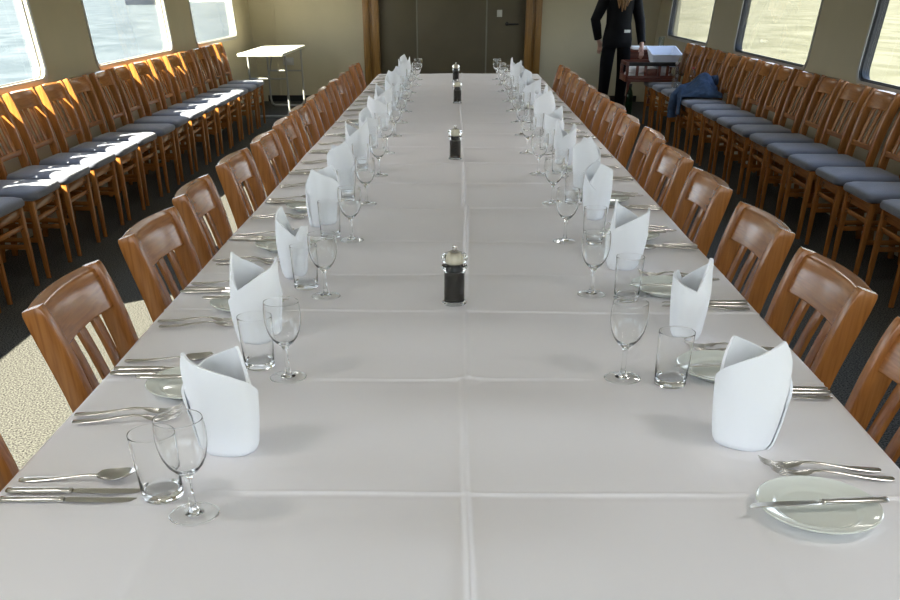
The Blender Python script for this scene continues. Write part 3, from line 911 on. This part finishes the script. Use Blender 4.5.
bx = empty('plastic_box', (2.495, 12.60, .664), 0); bx.rotation_euler = (.15, 0, .0)
thing(bx, 'open white plastic storage box standing in the slatted crate', 'box')
def tray_shell(w0, d0, w1, d1, h, t):
    mb = MB(); rings = []
    for (w, d, z) in ((w0, d0, 0), (w1, d1, h), (w1 - 2 * t, d1 - 2 * t, h), (w0 - 2 * t, d0 - 2 * t, t)):
        rings.append([Vector((p[0], p[1], z)) for p in rrect(w, d, .03, 4)])
    mb.loft(rings); return mb
obj('tub', tray_shell(.27, .37, .35, .44, .135, .004), M['box_plastic'], bx)
mb = MB(); rings = []
for (g_, z) in ((.0, .128), (.02, .128), (.02, .140), (-.004, .140)):
    rings.append([Vector((p[0], p[1], z)) for p in rrect(.35 + g_, .44 + g_, .03, 4)])
mb.loft(rings + [rings[0]], False, False); obj('rim', mb, M['box_plastic'], bx)

# bottles and jacket on the shaded chair row
def bottle(name, loc, label, mat, h=.24, r=.032, cap='alu', rx=0):
    prof = [(0, 0), (r * .9, 0), (r, .006), (r, h * .35), (r * .93, h * .40), (r, h * .45), (r, h * .66), (r * .75, h * .78), (r * .42, h * .87), (r * .40, h * .925), (0, h * .925)]
    mb = MB(); mb.lathe(prof, 18); o = obj(name, mb, mat, angle=60); o.location = loc
    mb = MB(); mb.lathe([(0, h * .926), (r * .46, h * .926), (r * .46, h * .99), (r * .40, h), (0, h)], 14); obj('cap', mb, M[cap], o)
    thing(o, label, 'bottle')
bottle('water_bottle', (2.47, 11.62, .4845), 'clear plastic water bottle standing on a far grey seat', M['bottle'], .25, .036)
bottle('water_bottle', (2.60, 11.35, .4845), 'clear bottle with red cap standing behind the denim jacket', M['bottle'], .22, .036, 'red_plastic')
bottle('glass_bottle', (2.20, 12.95, 0.0), 'green glass bottle on the floor beside the slatted crate', M['green_glass'], .42, .045, 'dark_metal')

def jacket():
    mb = MB(); rows = []
    # heap draped across two seats with a tail over the front edge
    NU, NV = 44, 36
    for i in range(NU + 1):
        u = i / NU; row = []
        for j in range(NV + 1):
            v = j / NV
            x = .15 - .53 * u                       # from chair back (+) to the front and over the edge
            y = -.27 + .54 * v
            env = max(0, math.sin(PI * v)) ** .6
            hump = .17 * math.exp(-((u - .30) / .26) ** 2) * env
            fold = .034 * math.sin(13 * v + 6 * u + 1.5 * math.sin(7 * u)) * env + .022 * math.sin(25 * v - 11 * u) * env
            z = .018 + hump + fold * (0.5 + u * .4)
            nx = noise.noise(Vector((u * 4, v * 4, 1.3))); z += .018 * nx * env
            y *= (1 - .35 * u) ; y += .05 * math.sin(3 * u)
            if x < -.235:
                d = -.235 - x
                z = .018 + fold * .6 - d * 1.15; x = -.242 - .02 * math.sin(9 * v) * d / .15
            z = max(z, .006) if x > -.235 else z
            row.append(Vector((x, y, z)))
        rows.append(row)
    mb.loft(rows, False, False, closed=False)
    me = mb.mesh('denim_jacket', M['denim'], True, 80)
    o = link('denim_jacket', me)
    md = o.modifiers.new('thick', 'SOLIDIFY'); md.thickness = .008; md.offset = 1
    # sleeve lying over the heap and hanging to the front
    mb = MB()
    mb.tube([(.16, .10, .15), (.06, .17, .13), (-.08, .16, .075), (-.20, .10, .06), (-.27, .07, .0), (-.285, .06, -.10), (-.28, .05, -.17)], [.045, .055, .055, .05, .045, .042, .040], 14)
    s = obj('sleeve', mb, M['denim'], o, angle=80)
    mb = MB(); mb.tube([(-.281, .05, -.155), (-.279, .05, -.185)], [.044, .043], 14); obj('cuff', mb, M['denim'], s)
    return o
o = jacket(); o.location = (2.54, 10.55, .484)
thing(o, 'crumpled blue denim jacket lying across the shaded window chairs', 'jacket')

# ------------------------------------------------------------------ person in black by the far wall
def skin_mesh(name, verts, edges, radii, mat, sub=2, root=0):
    me = bpy.data.meshes.new(name); me.from_pydata(verts, edges, [])
    o = bpy.data.objects.new(name, me); COL.objects.link(o)
    md = o.modifiers.new('skin', 'SKIN'); md.use_smooth_shade = True
    sv = me.skin_vertices[0].data
    for i, r in enumerate(radii):
        sv[i].radius = r if isinstance(r, tuple) else (r, r)
        sv[i].use_root = (i == root)
    sb = o.modifiers.new('sub', 'SUBSURF'); sb.levels = sub; sb.render_levels = sub
    bpy.context.view_layer.update()
    m2 = bpy.data.meshes.new_from_object(o.evaluated_get(bpy.context.evaluated_depsgraph_get()))
    bpy.data.objects.remove(o)
    m2.name = name; m2.materials.clear(); m2.materials.append(mat)
    m2.polygons.foreach_set('use_smooth', [True] * len(m2.polygons))
    return m2

pr = empty('person', (1.985, 13.0, 0), 0.12)
thing(pr, 'person in black jacket and trousers with long hair standing beside the box', 'person')
# joints (front of the body is -Y)
J_ = {'pel': (0, 0, .93), 'waist': (0, -.005, 1.06), 'chest': (0, .0, 1.24), 'sh': (0, .01, 1.37), 'neck': (0, 0, 1.46), 'hb': (0, -.01, 1.53), 'head': (0, -.02, 1.61), 'crown': (0, -.01, 1.68),
      'hl': (-.10, 0, .90), 'kl': (-.125, -.03, .49), 'al': (-.13, .01, .09), 'tl': (-.14, -.13, .035),
      'hr': (.10, 0, .90), 'kr': (.105, -.01, .49), 'ar': (.10, .03, .09), 'tr': (.12, -.11, .035),
      'sl': (-.17, .01, 1.36), 'el': (-.285, .03, 1.10), 'wl': (-.225, .07, .90), 'pl': (-.185, .115, .845),
      'sr': (.17, .01, 1.36), 'er': (.27, .02, 1.09), 'wr': (.285, -.10, .86), 'prm': (.285, -.13, .80)}
order = list(J_)
E_ = [('pel', 'waist'), ('waist', 'chest'), ('chest', 'sh'), ('sh', 'neck'), ('neck', 'hb'), ('hb', 'head'), ('head', 'crown'), ('pel', 'hl'), ('hl', 'kl'), ('kl', 'al'), ('al', 'tl'),
      ('pel', 'hr'), ('hr', 'kr'), ('kr', 'ar'), ('ar', 'tr'), ('sh', 'sl'), ('sl', 'el'), ('el', 'wl'), ('wl', 'pl'), ('sh', 'sr'), ('sr', 'er'), ('er', 'wr'), ('wr', 'prm')]
R_ = {'pel': (.14, .105), 'waist': (.12, .09), 'chest': (.135, .10), 'sh': (.10, .08), 'neck': .052, 'hb': .066, 'head': (.078, .092), 'crown': .062,
      'hl': .085, 'kl': .058, 'al': .040, 'tl': .034, 'hr': .085, 'kr': .058, 'ar': .040, 'tr': .034, 'sl': .056, 'el': .042, 'wl': .030, 'pl': (.034, .020), 'sr': .056, 'er': .042, 'wr': .030, 'prm': (.034, .020)}
V_ = [J_[k] for k in order]; EI = [(order.index(a), order.index(b)) for a, b in E_]
fv, fe, frr = list(V_), list(EI), [R_[k] for k in order]
for hand, sgn in (('pl', -1), ('prm', 1)):
    hx, hy, hz = J_[hand]; hi = order.index(hand)
    for q, (dx, ln) in enumerate(((-.021, .066), (-.007, .076), (.007, .072), (.021, .056))):
        i0 = len(fv)
        fv += [(hx + dx, hy - .004, hz - .035), (hx + dx * 1.05, hy - .012, hz - .035 - ln * .5), (hx + dx, hy - .004 + .012, hz - .035 - ln)]
        frr += [.0095, .0088, .0075]; fe += [(hi, i0), (i0, i0 + 1), (i0 + 1, i0 + 2)]
    i0 = len(fv)
    fv += [(hx - sgn * .034, hy - .020, hz + .005), (hx - sgn * .046, hy - .034, hz - .035)]; frr += [.011, .0085]; fe += [(hi, i0), (i0, i0 + 1)]
body = link('body', skin_mesh('body', fv, fe, frr, M['skin']), pr)
def sub_skin(name, keys, grow, mat, extra=None):
    ks = [k for k in keys]; vs = [extra[k][0] if extra and k in extra else J_[k] for k in ks]
    rs = []
    for k in ks:
        r = extra[k][1] if extra and k in extra else R_[k]
        rs.append((r[0] + grow, r[1] + grow) if isinstance(r, tuple) else r + grow)
    es = [(ks.index(a), ks.index(b)) for a, b in E_ + EX if a in ks and b in ks]
    return link(name, skin_mesh(name, vs, es, rs, mat), pr)
EX = []
J_['tw'] = (0, 0, 1.01); R_['tw'] = (.095, .07); R_['pel'] = (.120, .092)
EX = [('tw', 'pel')]
sub_skin('trousers', ['pel', 'tw', 'hl', 'kl', 'al', 'hr', 'kr', 'ar'], .020, M['black_cloth'])
mb = MB()
mb.loft([[Vector((rx * math.cos(2 * PI * q / 28), cy + ry * math.sin(2 * PI * q / 28), z)) for q in range(28)] for z, rx, ry, cy in
         ((.815, .176, .130, 0), (.82, .182, .136, 0), (.90, .184, .140, 0), (.98, .170, .128, 0), (1.06, .155, .116, -.003), (1.16, .158, .120, 0), (1.26, .172, .126, 0),
          (1.34, .178, .120, .004), (1.385, .160, .102, .006), (1.42, .115, .085, .006), (1.45, .072, .066, .004), (1.47, .064, .060, 0))])
jk = obj('jacket', mb, M['black_leather'], pr, angle=80)
for a_, b_, c_ in (('sl', 'el', 'wl'), ('sr', 'er', 'wr')):
    pa, pb, pc = Vector(J_[a_]), Vector(J_[b_]), Vector(J_[c_])
    pts = [pa * .75 + Vector((0, 0, 1.36)) * .25, pa, pa.lerp(pb, .3), pa.lerp(pb, .65), pb + (pb - (pa + pc) / 2) * .04, pb.lerp(pc, .35), pb.lerp(pc, .7), pc]
    mb = MB(); mb.tube(pts, [.070, .080, .074, .066, .062, .058, .052, .047], 16)
    obj('sleeve', mb, M['black_leather'], jk, angle=80)
for s, a in ((-1, 'al'), (1, 'ar')):
    ax, ay, az = J_[a]
    mb = MB(); mb.sweep([(ax, ay + .06, .035), (ax, ay + .03, .05), (ax, ay - .05, .045), (ax + s * .01, ay - .14, .032), (ax + s * .01, ay - .18, .024)], Vector((1, 0, 0)), Vector((0, 0, 1)), [.06, .08, .085, .085, .05], [.07, .10, .085, .06, .04], .02)
    obj('shoe', mb, M['dark_metal'], pr)
# hair: cap plus long locks falling to the chest
mb = MB(); rings = []
for z, r, cy in ((1.49, .085, .03), (1.55, .100, .02), (1.62, .108, .005), (1.68, .100, 0), (1.725, .065, 0), (1.738, .02, 0)):
    rings.append([Vector((r * .88 * math.cos(2 * PI * i / 20), cy + r * math.sin(2 * PI * i / 20) * (1 if math.sin(2 * PI * i / 20) > -.3 else (.45 if z < 1.66 else .95)), z)) for i in range(20)])
mb.loft(rings)
for x0, x1, zt, yb in ((-.085, -.05, 1.22, -.128), (-.06, -.01, 1.185, -.135), (-.03, .025, 1.20, -.138), (.07, .055, 1.24, -.13), (.085, .085, 1.30, -.115)):
    mb.tube([(x0, .0, 1.62), (x0 * 1.1, -.05, 1.50), ((x0 + x1) / 2, -.105, 1.40), (x1, yb, 1.30), (x1 * .9, yb, zt)], [.022, .028, .030, .026, .006], 8)
obj('hair', mb, M['hair'], pr, angle=70)
# face
mb = MB()
for s in (-1, 1): mb.lathe([(0, -.013), (.010, -.008), (.013, 0), (.010, .008), (0, .013)], 10, (s * .030, -.098, 1.615))
obj('eyes', mb, M['white_badge'], pr)
mb = MB(); mb.tube([(0, -.103, 1.62), (0, -.118, 1.585), (0, -.112, 1.575)], [.008, .014, .012], 8); obj('nose', mb, M['skin'], pr)
mb = MB(); mb.tube([(-.024, -.096, 1.545), (0, -.104, 1.543), (.024, -.096, 1.545)], [.003, .007, .003], 8); obj('mouth', mb, M['red_plastic'], pr)
mb = MB(); mb.box((.075, -.152, .985), (.075, .008, .030), .003); obj('belt_badge', mb, M['white_badge'], pr)
